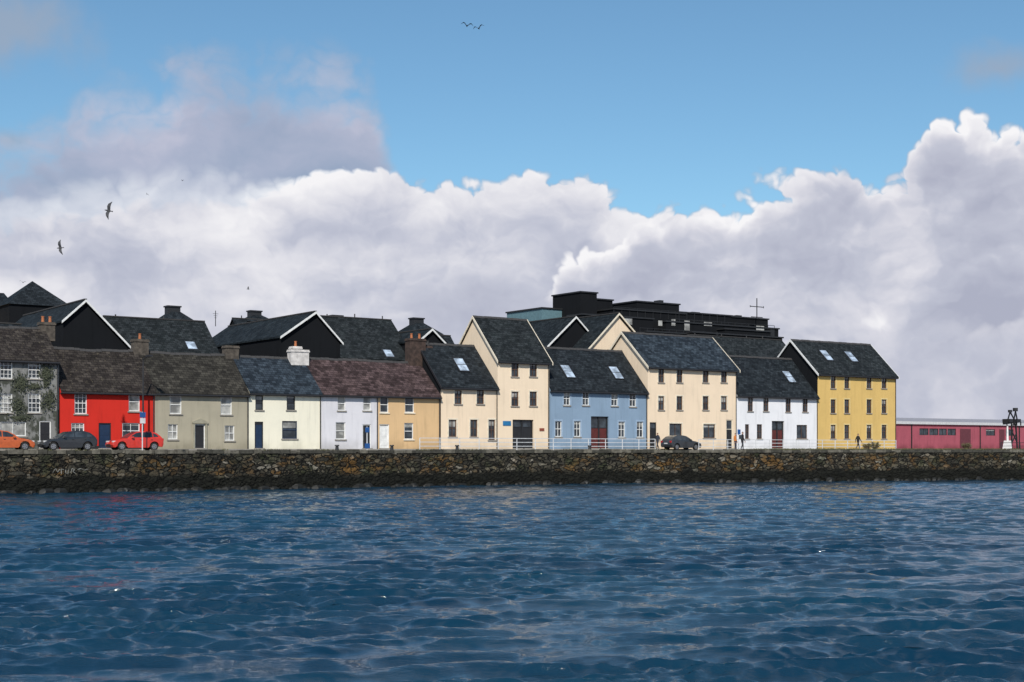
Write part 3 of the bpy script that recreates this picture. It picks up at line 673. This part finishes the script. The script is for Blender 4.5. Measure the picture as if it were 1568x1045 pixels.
# ---------------- cars ----------------
TYR = plain('tyre', (.012,.012,.012), .8); RIM = plain('alloy', (.35,.35,.36), .3, .7)
HLT = plain('headlamp', (.6,.6,.6), .15); TLT = plain('taillamp', (.35,.01,.01), .2)
def car(px, v, col, flip=False, L=4.1):
    pm, nt, b = newmat('car_paint'); b.inputs['Base Color'].default_value = c4(col); b.inputs['Roughness'].default_value = .3
    n = NOISE(nt, POS(nt), 5, 3); nt.links.new(MIX(nt, SS(nt, n.outputs[0], .3, .8), c4(col), c4([c*.75 for c in col])), b.inputs['Base Color']); b.inputs['Coat Weight'].default_value = .6
    X = WX(px, v); root = empty('parked_car', (X, v, SZ)); sx = -1 if flip else 1
    arch = lambda cx: [(cx-.37*math.cos(math.pi*t/8), .32+.37*math.sin(math.pi*t/8)) for t in range(9)]
    prof = [(-1.95,.22)]+arch(-1.28)+[(-.8,.2),(.8,.2)]+arch(1.27)+[(1.95,.26),(2.04,.5),(2.03,.78),(1.93,.98),(1.3,1.0),(.2,.98),(-.72,.95),(-1.25,.87),(-1.7,.76),(-1.98,.62),(-2.05,.42)]
    mb = MB()
    lay = [(-.86,.93,.0),(-.83,.985,.0),(-.6,1.,.0),(0,1.015,.01),(.6,1.,.0),(.83,.985,.0),(.86,.93,.0)]
    nP = len(prof); 
    for (y, k, dz) in lay:
        for (x, z) in prof:
            zc = .55; mb.v.append((X+sx*x*(k if abs(x) > 1.7 else 1), v+y*(1 if z < .8 else .965), SZ+zc+(z-zc)*(k if z > .7 else 1)+dz))
    for l in range(len(lay)-1):
        for i in range(nP): j = (i+1) % nP; mb.f.append([l*nP+i, l*nP+j, (l+1)*nP+j, (l+1)*nP+i]); mb.m.append(mb.mi(pm))
    mb.f.append(list(range(nP))); mb.m.append(0); mb.f.append([(len(lay)-1)*nP+i for i in range(nP)]); mb.m.append(0)
    cab = [(-.86,.93),(-.55,1.17),(-.12,1.40),(.4,1.475),(1.05,1.46),(1.5,1.34),(1.78,1.12),(1.93,.95)]
    i0 = len(mb.v); m_ = len(cab)
    def hw(z): return .80-(z-.93)/(1.475-.93)*.2
    for sg in (-1, 1):
        for (x, z) in cab: mb.v.append((X+sx*x, v+sg*hw(z), SZ+z))
    for i in range(m_-1): mb.f.append([i0+i, i0+i+1, i0+m_+i+1, i0+m_+i]); mb.m.append(mb.mi(GL if i in (0, 1, 5) else pm))
    mb.f.append([i0+i for i in range(m_)]); mb.m.append(mb.mi(pm)); mb.f.append([i0+m_+i for i in range(m_)]); mb.m.append(mb.mi(pm))
    mb.obj('body', root, bevel=.02, smooth=False); mb = MB()
    for sg in (-1, 1):
        for poly in ([(-.62,.99),(-.45,1.15),(-.08,1.345),(.28,1.40),(.28,1.0)], [(.36,1.0),(.36,1.405),(1.0,1.39),(1.15,1.34),(1.15,1.01)], [(1.22,1.02),(1.22,1.32),(1.42,1.26),(1.6,1.1),(1.62,1.05)]):
            mb.face([(X+sx*x, v+sg*(hw(z)+.006), SZ+z) for x, z in poly], GL)
    mb.obj('side_windows', root, recalc=False); mb = MB()
    for cx in (-1.28, 1.27):
        for sg in (-1, 1):
            yy = v+sg*.70; mb.cyl((X+sx*cx, yy-.1, SZ+.30), .31, .2, TYR, 20, axis='Y')
            yr = yy+(.101 if sg > 0 else -.115); mb.cyl((X+sx*cx, yr, SZ+.30), .2, .014, RIM, 12, axis='Y')
            for k in range(5):
                a = k*1.2566; mb.cyl((X+sx*cx+.12*math.cos(a), yr+(-.006 if sg < 0 else .006), SZ+.30+.12*math.sin(a)), .035, .014, TYR, 6, axis='Y')
    mb.obj('wheels', root); mb = MB()
    for sg in (-1, 1):
        y0, y1 = sorted((v+sg*.5, v+sg*.8)); a, b2 = sorted((X+sx*-1.97, X+sx*-1.66)); mb.box(a, b2, y0, y1+0, SZ+.6, SZ+.73, HLT)
        a, b2 = sorted((X+sx*1.84, X+sx*2.03)); mb.box(a, b2, y0, y1, SZ+.7, SZ+.92, TLT)
        a, b2 = sorted((X+sx*-.55, X+sx*-.4)); y0, y1 = sorted((v+sg*.8, v+sg*1.0)); mb.box(a, b2, y0, y1, SZ+.93, SZ+1.07, pm)
        y0, y1 = sorted((v+sg*.855, v+sg*.875)); 
        for hx in (.1, 1.0): a, b2 = sorted((X+sx*hx, X+sx*(hx+.16))); mb.box(a, b2, y0, y1, SZ+.8, SZ+.83, DRK)
    a, b2 = sorted((X+sx*-2.09, X+sx*-2.0)); mb.box(a, b2, v-.45, v+.45, SZ+.3, SZ+.48, DRK)
    a, b2 = sorted((X+sx*2.02, X+sx*2.07)); mb.box(a, b2, v-.26, v+.26, SZ+.6, SZ+.71, SGW)
    mb.obj('lights_and_trim', root, bevel=.01)
car(6, -4.6, (.50,.10,.02), True); car(103, -4.6, (.02,.022,.025), False); car(206, -4.6, (.58,.03,.015), False, 4.0); car(1043, -3.0, (.03,.033,.037), True)

# ---------------- people ----------------
def person(px, v, coat, trousers, hair, face_ang=0., walk=.0, h=1.74, bag=False, name='pedestrian'):
    m, nt, b = newmat('clothed_figure'); tc = nd(nt, 'ShaderNodeTexCoord').outputs['Object']; s = SEP(nt, tc)
    c = RAMP(nt, M(nt, 'DIVIDE', s[2], 1.8), [(0, (.02,.02,.02)), (.05, trousers), (.52, coat), (.845, (.45,.27,.19)), (.925, hair)], 'CONSTANT')
    hand = M(nt, 'MULTIPLY', M(nt, 'GREATER_THAN', M(nt, 'ABSOLUTE', s[0]), .2), M(nt, 'LESS_THAN', s[2], .84))
    c = MIX(nt, hand, c, (.45,.27,.19,1)); nt.links.new(c, b.inputs['Base Color']); b.inputs['Roughness'].default_value = .85
    bm = bmesh.new(); lay = bm.verts.layers.skin.verify()
    def vt(p, r, root=False):
        q = bm.verts.new(p); q[lay].radius = (r, r); q[lay].use_root = root; return q
    def ch(start, pts):
        cur = start
        for p, r in pts: nx = vt(p, r); bm.edges.new((cur, nx)); cur = nx
        return cur
    pel = vt((0,0,.95), .15, True)
    chest = ch(pel, [((0,.01,1.15),.135),((0,.015,1.36),.155)])
    hd = ch(chest, [((0,.0,1.50),.058),((0,-.015,1.60),.085),((0,-.01,1.68),.095)])
    ch(hd, [((0,0,1.755),.06)])
    for sg in (-1, 1):
        w = walk*sg
        ch(pel, [((sg*.09,-.02*w,.88),.095),((sg*.095,-.22*w-.03,.49),.06),((sg*.095,-.34*w+(.12 if w < 0 else 0),.09),.042),((sg*.1,-.34*w-.15+(.1 if w < 0 else 0),.04),.04)])
        e = ch(chest, [((sg*.17,.01,1.42),.07),((sg*.235,.03+.10*w,1.13),.05),((sg*.25,-.06+.24*w,.88),.035),((sg*.25,-.08+.27*w,.82),.034)])
        base = e.co.copy()
        for k, l in enumerate((.065,.08,.085,.075)):
            off = (k-1.5)*.02; ch(e, [((base.x, base.y+off, base.z-.05), .011), ((base.x-sg*.012, base.y+off*1.2, base.z-.05-l*.6), .009), ((base.x-sg*.03, base.y+off*1.2, base.z-.05-l), .008)])
        ch(e, [((base.x-sg*.02, base.y-.04, base.z-.02), .011), ((base.x-sg*.03, base.y-.05, base.z-.06), .009)])
    me = bpy.data.meshes.new('body'); bm.to_mesh(me); bm.free(); me.materials.append(m)
    o = bpy.data.objects.new(name, me); COL.objects.link(o)
    o.modifiers.new('skin', 'SKIN'); sb = o.modifiers.new('sub', 'SUBSURF'); sb.levels = 2; sb.render_levels = 2
    for md in o.modifiers:
        if md.type == 'SKIN': md.use_smooth_shade = True
    o.location = (WX(px, v), v, SZ); o.rotation_euler = (0, 0, face_ang); o.scale = (h/1.8,)*3
    mb = MB(); sk = plain('skin', (.45,.27,.19), .6)
    mb.prism([(-.012,1.60),(.012,1.60),(0,1.655)], 'Y', -.135, -.09, sk)
    for sg in (-1, 1): mb.box(sg*.035-.012, sg*.035+.012, -.112, -.095, 1.655, 1.665, DRK); mb.box(sg*.092-.01, sg*.092+.01, -.02, .02, 1.60, 1.66, sk)
    mb.box(-.025, .025, -.108, -.09, 1.575, 1.582, REDD)
    if bag: mb.box(-.15, .15, .13, .30, 1.05, 1.45, bag)
    f = mb.obj('face_and_bag', bevel=.008); f.parent = o
person(1137, -9.5, (.012,.012,.015), (.015,.016,.022), (.03,.02,.015), 1.2, .3, 1.84, plain('backpack',(.03,.04,.05),.8))
person(1126, -7.5, (.50,.17,.04), (.03,.03,.05), (.05,.03,.02), .3, .0, 1.72)
person(1314, -7.5, (.012,.012,.012), (.02,.02,.025), (.03,.02,.015), 1.5, .9, 1.78)
person(1007, -5.6, (.02,.025,.04), (.03,.03,.04), (.04,.03,.02), -1.5, .6, 1.72)

# ---------------- gulls ----------------
def gull(px, py, depth, span, rot, flap=.15, col=(.05,.05,.055)):
    m = bpy.data.materials.get('gull_feathers') or plain('gull_feathers', col, .8)
    mb = MB(); secs = [(-.5,.01,.0),(-.42,.03,.01),(-.34,.06,.02),(-.22,.075,.01),(0,.10,0),(.2,.075,0),(.36,.04,.01),(.55,.05,.015)]
    seg = 8
    for i, (x, r, z) in enumerate(secs):
        for k in range(seg): a = 2*math.pi*k/seg; mb.v.append((x*.42, r*.55*math.cos(a)*(1.3 if i == 7 else 1), z+r*.5*math.sin(a)*(.3 if i == 7 else 1)))
    for i in range(len(secs)-1):
        for k in range(seg): l = (k+1) % seg; mb.f.append([i*seg+k, i*seg+l, (i+1)*seg+l, (i+1)*seg+k]); mb.m.append(mb.mi(m))
    for sg in (-1, 1):
        st = [(.03,-.06,.09,0),(.2,-.10,.07,flap*.16),(.33,-.06,.08,flap*.2),(.5,.09,.11,flap*.1)]
        for (a, b) in zip(st, st[1:]):
            mb.face([(a[1],sg*a[0],a[3]+.015),(a[2],sg*a[0],a[3]+.01),(b[2],sg*b[0],b[3]+.01),(b[1],sg*b[0],b[3]+.015)], m)
            mb.face([(a[1],sg*a[0],a[3]),(a[2],sg*a[0],a[3]),(b[2],sg*b[0],b[3]),(b[1],sg*b[0],b[3])], m)
    o = mb.obj('gull', smooth=False, recalc=False); o.location = PT(px, py, depth); o.scale = (span,)*3; o.rotation_euler = rot
R = math.radians
gull(166, 323, 92, 1.25, (R(78), R(10), R(-25)), .6); gull(92, 380, 100, 1.15, (R(75), R(-8), R(-20)), .8)
gull(715, 40, 150, 1.3, (R(8), R(5), R(60)), 1.2); gull(733, 44, 145, 1.2, (R(-12), R(0), R(40)), 1.2)
gull(380, 443, 170, .9, (R(30), 0, R(-30)), 1.); gull(35, 433, 170, .9, (R(10), 0, R(60)), 1.); gull(279, 277, 260, .8, (R(10), 0, R(30)), 1.); gull(225, 298, 260, .8, (R(40), 0, R(30)), 1.)

# ---------------- water ----------------
def water():
    rs = 10*np.exp(np.arange(0, math.log(250/10), .0026)); th = np.linspace(PHI-math.radians(27), PHI+math.radians(27), 1080)
    Rr, T = np.meshgrid(rs, th, indexing='ij'); x = Rr*np.sin(T); y = Rr*np.cos(T)-D
    X0, Y0 = x.copy(), y.copy(); z = np.zeros_like(x); dx = np.zeros_like(x); dy = np.zeros_like(x)
    rg = np.random.RandomState(77); main = PHI+math.pi+math.radians(-8)
    a_ = X0*math.cos(main)-Y0*math.sin(main); b_ = X0*math.sin(main)+Y0*math.cos(main)
    g = np.zeros_like(x)
    for i in range(18):
        fa, fb, p1 = rg.uniform(.04, .6), rg.uniform(.15, 2.0), rg.rand()*6.28
        g += np.sin(a_*fa+b_*fb*rg.choice([-1, 1])+p1+1.5*np.sin(a_*.13+rg.rand()*6))/(1+fb)
    g /= g.std(); gust = np.clip(.95+.40*g, .30, 1.5)
    spacing = np.maximum(Rr*.0026, Rr*.00088)
    N = 170
    for i in range(N):
        lam = .16*(2.1/.16)**(rg.rand()**.95)
        ang = main+rg.normal(0, .50 if lam < .8 else .36); k = 2*math.pi/lam; kx, ky = k*math.sin(ang), k*math.cos(ang)
        ak = (.046 if lam > .9 else .048)*rg.uniform(.5, 1.4); A = ak/k
        ph = rg.rand()*6.28; att = np.clip((lam/spacing-2.2)/2.5, 0, 1)*(gust if lam < .9 else .5+.5*gust)
        w = X0*kx+Y0*ky+ph+.8*np.sin(X0*.5*rg.uniform(.5, 1.6)+Y0*.5*rg.uniform(.5, 1.6)+rg.rand()*6)
        z += A*att*np.sin(w); c = A*att*np.cos(w); dx += c*math.sin(ang); dy += c*math.cos(ang)
    lim = .13; z = lim*np.tanh(z/lim); dx = .11*np.tanh(dx/.11); dy = .11*np.tanh(dy/.11)   # crests break rather than tower
    x = X0+1.05*dx; y = Y0+1.05*dy
    nr, nc = x.shape; co = np.stack([x, y, z], -1).reshape(-1, 3).astype(np.float32)
    idx = np.arange(nr*nc).reshape(nr, nc); q = np.stack([idx[:-1,:-1], idx[:-1,1:], idx[1:,1:], idx[1:,:-1]], -1).reshape(-1, 4)
    nv = len(co); big = np.array([(-4000,-4000,-.6),(4000,-4000,-.6),(4000,4000,-.6),(-4000,4000,-.6)], np.float32)
    co = np.vstack([co, big]); q = np.vstack([q, [[nv, nv+1, nv+2, nv+3]]])
    me = bpy.data.meshes.new('water'); me.vertices.add(len(co)); me.vertices.foreach_set('co', co.ravel())
    me.loops.add(q.size); me.loops.foreach_set('vertex_index', q.ravel().astype(np.int32))
    me.polygons.add(len(q)); me.polygons.foreach_set('loop_start', (np.arange(len(q))*4).astype(np.int32))
    me.polygons.foreach_set('use_smooth', np.ones(len(q), bool)); me.update(calc_edges=True)
    if me.polygons[0].normal.z < 0: me.flip_normals()
    m, nt, b = newmat('sea_water'); p = POS(nt); s = SEP(nt, p)
    ca, sa = math.cos(main), math.sin(main)
    pa_ = M(nt, 'SUBTRACT', M(nt, 'MULTIPLY', s[0], ca), M(nt, 'MULTIPLY', s[1], sa)); pb_ = M(nt, 'ADD', M(nt, 'MULTIPLY', s[0], sa), M(nt, 'MULTIPLY', s[1], ca))
    pw = COMB(nt, M(nt, 'MULTIPLY', pa_, .5), pb_, 0.)
    n = NOISE(nt, pw, 4.0, 6, .68); n2 = NOISE(nt, p, .12, 3); n4 = NOISE(nt, pw, .6, 4, .6)
    b.inputs['IOR'].default_value = 1.5; b.inputs['Roughness'].default_value = .06
    nt.links.new(MIX(nt, SS(nt, n2.outputs[0], .35, .65), (.002,.022,.047,1), (.004,.033,.062,1)), b.inputs['Base Color'])
    bn = nd(nt, 'ShaderNodeBump'); nt.links.new(SS(nt, n4.outputs[0], .38, .60, .25, .85), bn.inputs['Strength']); bn.inputs['Distance'].default_value = .075
    nt.links.new(n.outputs[0], bn.inputs['Height']); nt.links.new(bn.outputs[0], b.inputs['Normal'])
    me.materials.append(m); o = bpy.data.objects.new('water', me); COL.objects.link(o)
water()

# ---------------- sky ----------------
SUN_AZ = math.radians(218); SUN_EL = math.radians(41)
w = bpy.data.worlds.new('World'); sc.world = w; w.use_nodes = True; nt = w.node_tree; nt.nodes.clear()
out = nd(nt, 'ShaderNodeOutputWorld')
sky = nd(nt, 'ShaderNodeTexSky', sky_type='NISHITA'); sky.sun_disc = False; sky.sun_elevation = SUN_EL; sky.sun_rotation = SUN_AZ
sky.air_density = 1.0; sky.dust_density = .3; sky.ozone_density = 3.0
skyc = MIX(nt, 1., sky.outputs[0], (.76, .96, .97, 1), 'MULTIPLY')
bgs = nd(nt, 'ShaderNodeBackground'); nt.links.new(skyc, bgs.inputs[0]); bgs.inputs[1].default_value = .118
dirv = nd(nt, 'ShaderNodeTexCoord').outputs['Generated']; s = SEP(nt, dirv)
K = F/1000
az = M(nt, 'ARCTAN2', s[0], s[1]); el = M(nt, 'ARCSINE', s[2])
U = M(nt, 'MULTIPLY', M(nt, 'SUBTRACT', az, PHI), K); Wv = M(nt, 'MULTIPLY', el, K); P0 = COMB(nt, U, Wv, 0.)
def sk(x, y):
    a = math.atan((x-784)/F); return a*K, math.atan((HZ-y)/F*math.cos(a))*K
def curve(pts):
    n = nd(nt, 'ShaderNodeFloatCurve'); cm = n.mapping; c = cm.curves[0]
    q = [((sk(x, y)[0]+1)/2, sk(x, y)[1]) for x, y in pts]; q = [(0., q[0][1])]+q+[(1., q[-1][1])]
    c.points[0].location = q[0]; c.points[1].location = q[-1]
    for a in q[1:-1]: c.points.new(*a)
    for p_ in c.points: p_.handle_type = 'AUTO_CLAMPED'
    cm.update(); nt.links.new(M(nt, 'MULTIPLY_ADD', U, .5, .5, clamp=True), n.inputs['Value']); return n.outputs[0]
warp = VM(nt, 'SCALE', VM(nt, 'SUBTRACT', NOISE(nt, P0, 7, 4, .6, '2D').outputs[1], (.5, .5, .5)), scale=.09)
def billow(p, seed, amps, scl=(8, 19, 44), fb=.09):
    q = VM(nt, 'ADD', VM(nt, 'ADD', VM(nt, 'MULTIPLY', p, (1, 1.25, 1)), (seed, seed*.7, 0)), warp)
    f = NOISE(nt, q, 5, 7, .56, '2D'); h = M(nt, 'MULTIPLY', M(nt, 'SUBTRACT', f.outputs[0], .5), fb)
    for A, S_ in zip(amps, scl):
        v = nd(nt, 'ShaderNodeTexVoronoi', voronoi_dimensions='2D'); nt.links.new(q, v.inputs['Vector']); v.inputs['Scale'].default_value = S_
        d2 = M(nt, 'MULTIPLY', v.outputs['Distance'], v.outputs['Distance'])
        h = M(nt, 'ADD', h, M(nt, 'MULTIPLY', M(nt, 'SUBTRACT', .25, d2), A*2))
    return h
def layer(pts, seed, soft, edge_w, gain, base, ramp, amps=(.03, .02, .010), fb=.09, delta=(-.012, .018, 0), edge=.5, lowg=1.2):
    T = curve(pts); b0 = billow(P0, seed, amps, fb=fb)
    h = M(nt, 'ADD', M(nt, 'SUBTRACT', T, Wv), b0)
    alpha = SS(nt, h, 0., soft)
    e = SS(nt, h, 0., edge_w, 1., 0.)
    low = NOISE(nt, VM(nt, 'ADD', VM(nt, 'ADD', VM(nt, 'MULTIPLY', P0, (1, 1.6, 1)), warp), (seed*3, 0, 0)), 4.2, 5, .55, '2D').outputs[0]
    sh = M(nt, 'MULTIPLY_ADD', e, edge, base)
    if gain:
        b1 = billow(VM(nt, 'ADD', P0, delta), seed, amps, fb=fb)
        fade = SS(nt, h, .0, .28, 1., .55)
        sh = M(nt, 'ADD', sh, M(nt, 'MULTIPLY', M(nt, 'MULTIPLY', M(nt, 'SUBTRACT', b0, b1), gain), fade))
    sh = M(nt, 'ADD', sh, M(nt, 'MULTIPLY', M(nt, 'SUBTRACT', low, .5), lowg), clamp=True)
    return alpha, RAMP(nt, sh, ramp)
WR = [(0, (.40,.43,.55)), (.35, (.55,.57,.67)), (.65, (.74,.74,.80)), (1, (.92,.91,.93))]
GRr = [(0, (.42,.44,.55)), (.4, (.53,.55,.65)), (.7, (.70,.70,.77)), (1, (.93,.92,.94))]
PR = [(0, (.32,.37,.50)), (.5, (.46,.47,.59)), (1, (.74,.68,.76))]
softL = SS(nt, U, sk(330,0)[0], sk(470,0)[0], .085, .014)
a1, c1 = layer([(-200,140),(0,170),(60,155),(150,108),(230,78),(290,55),(340,62),(420,70),(500,58),(545,75),(590,170),(640,330),(1568,620)], 2.3, .13, .14, 2, .38, PR, (.035,.022,.012), .16, lowg=1.4)
a2, c2 = layer([(-300,300),(0,280),(100,270),(200,252),(310,245),(380,265),(420,272),(470,270),(600,272),(700,278),(760,275),(808,266),(870,285),(940,295),(1000,300),(1060,325),(1568,330),(1900,300)], 5.1, softL, .08, 4.5, .47, WR, (.022,.016,.009), .06, edge=.42, lowg=1.8)
a3, c3 = layer([(560,640),(800,500),(850,430),(890,385),(940,352),(1000,330),(1060,330),(1130,298),(1180,285),(1270,272),(1340,260),(1400,235),(1440,190),(1490,192),(1568,215),(1800,240)], 9.35, .018, .08, 5, .38, GRr, (.040,.026,.013), .045, edge=.55, lowg=1.9)
a4, c4_ = layer([(-300,500),(0,470),(300,480),(560,480),(640,445),(700,412),(750,402),(810,425),(870,420),(960,450),(1100,500),(1300,520),(1568,500)], 12.9, .045, .07, 4, .36, GRr, (.03,.022,.01), .07, edge=.34, lowg=1.3)
def puff(x, y, rx, ry, seed):
    u0, w0 = sk(x, y); dv = VM(nt, 'MULTIPLY', VM(nt, 'SUBTRACT', P0, (u0, w0, 0)), (1000/rx, 1000/ry, 0))
    n = nd(nt, 'ShaderNodeVectorMath', operation='LENGTH'); nt.links.new(dv, n.inputs[0])
    no = NOISE(nt, VM(nt, 'ADD', P0, (seed, 0, 0)), 9, 4, .5, '2D').outputs[0]
    return SS(nt, M(nt, 'ADD', M(nt, 'SUBTRACT', 1., n.outputs['Value']), M(nt, 'MULTIPLY', M(nt, 'SUBTRACT', no, .5), 1.6)), 0., .9, 0, .75)
pa = M(nt, 'MAXIMUM', M(nt, 'MAXIMUM', puff(20, 35, 150, 75, 1), puff(1530, 105, 100, 42, 4)), puff(10, 215, 80, 32, 7))
# unseen broken cumulus added above the low bank to whiten the water's reflections
zc_ = M(nt, 'MAXIMUM', s[2], .15); hp = COMB(nt, M(nt, 'DIVIDE', s[0], zc_), M(nt, 'DIVIDE', s[1], zc_), 0.)
hn = NOISE(nt, hp, 1.6, 5, .55, '2D').outputs[0]
ha = M(nt, 'MULTIPLY', SS(nt, hn, .53, .64), SS(nt, el, math.radians(19.5), math.radians(25)))
hc = RAMP(nt, hn, [(.45, (.88,.89,.92)), (.75, (.60,.63,.70))])
def mixs(f, a, b):
    n = nd(nt, 'ShaderNodeMixShader'); nt.links.new(f, n.inputs[0]); nt.links.new(a, n.inputs[1]); nt.links.new(b, n.inputs[2]); return n.outputs[0]
cc = MIX(nt, ha, (.34,.40,.50,1), hc); ta = M(nt, 'MAXIMUM', pa, ha)
cc = MIX(nt, a1, cc, c1); ta = M(nt, 'MAXIMUM', ta, M(nt, 'MULTIPLY', a1, .88))
cc = MIX(nt, a2, cc, c2); ta = M(nt, 'MAXIMUM', ta, a2); cc = MIX(nt, a3, cc, c3); ta = M(nt, 'MAXIMUM', ta, a3); cc = MIX(nt, M(nt, 'MULTIPLY', a4, .8), cc, c4_); ta = M(nt, 'MAXIMUM', ta, a4)
bgc = nd(nt, 'ShaderNodeBackground'); nt.links.new(cc, bgc.inputs[0]); bgc.inputs[1].default_value = 1.0
nt.links.new(mixs(ta, bgs.outputs[0], bgc.outputs[0]), out.inputs[0])
try: w.cycles.sampling_method = 'MANUAL'; w.cycles.sample_map_resolution = 512
except Exception: pass

sl = bpy.data.lights.new('sun', 'SUN'); sl.energy = 4.6; sl.angle = math.radians(.5); sl.color = (1, .95, .87)
so = bpy.data.objects.new('sun', sl); COL.objects.link(so)
sd = Vector((math.sin(SUN_AZ)*math.cos(SUN_EL), math.cos(SUN_AZ)*math.cos(SUN_EL), math.sin(SUN_EL)))
so.rotation_euler = sd.to_track_quat('Z', 'Y').to_euler()

cam = bpy.data.cameras.new('camera'); co = bpy.data.objects.new('camera', cam); COL.objects.link(co)
co.location = (0, -D, CZ); co.rotation_euler = (math.pi/2, 0, -PHI)
cam.lens = 50; cam.sensor_width = 36; cam.shift_y = (HZ-522.5)/1568; cam.clip_end = 12000; cam.clip_start = .1
sc.camera = co
sc.view_settings.view_transform = 'Standard'; sc.view_settings.look = 'None'; sc.view_settings.exposure = 0
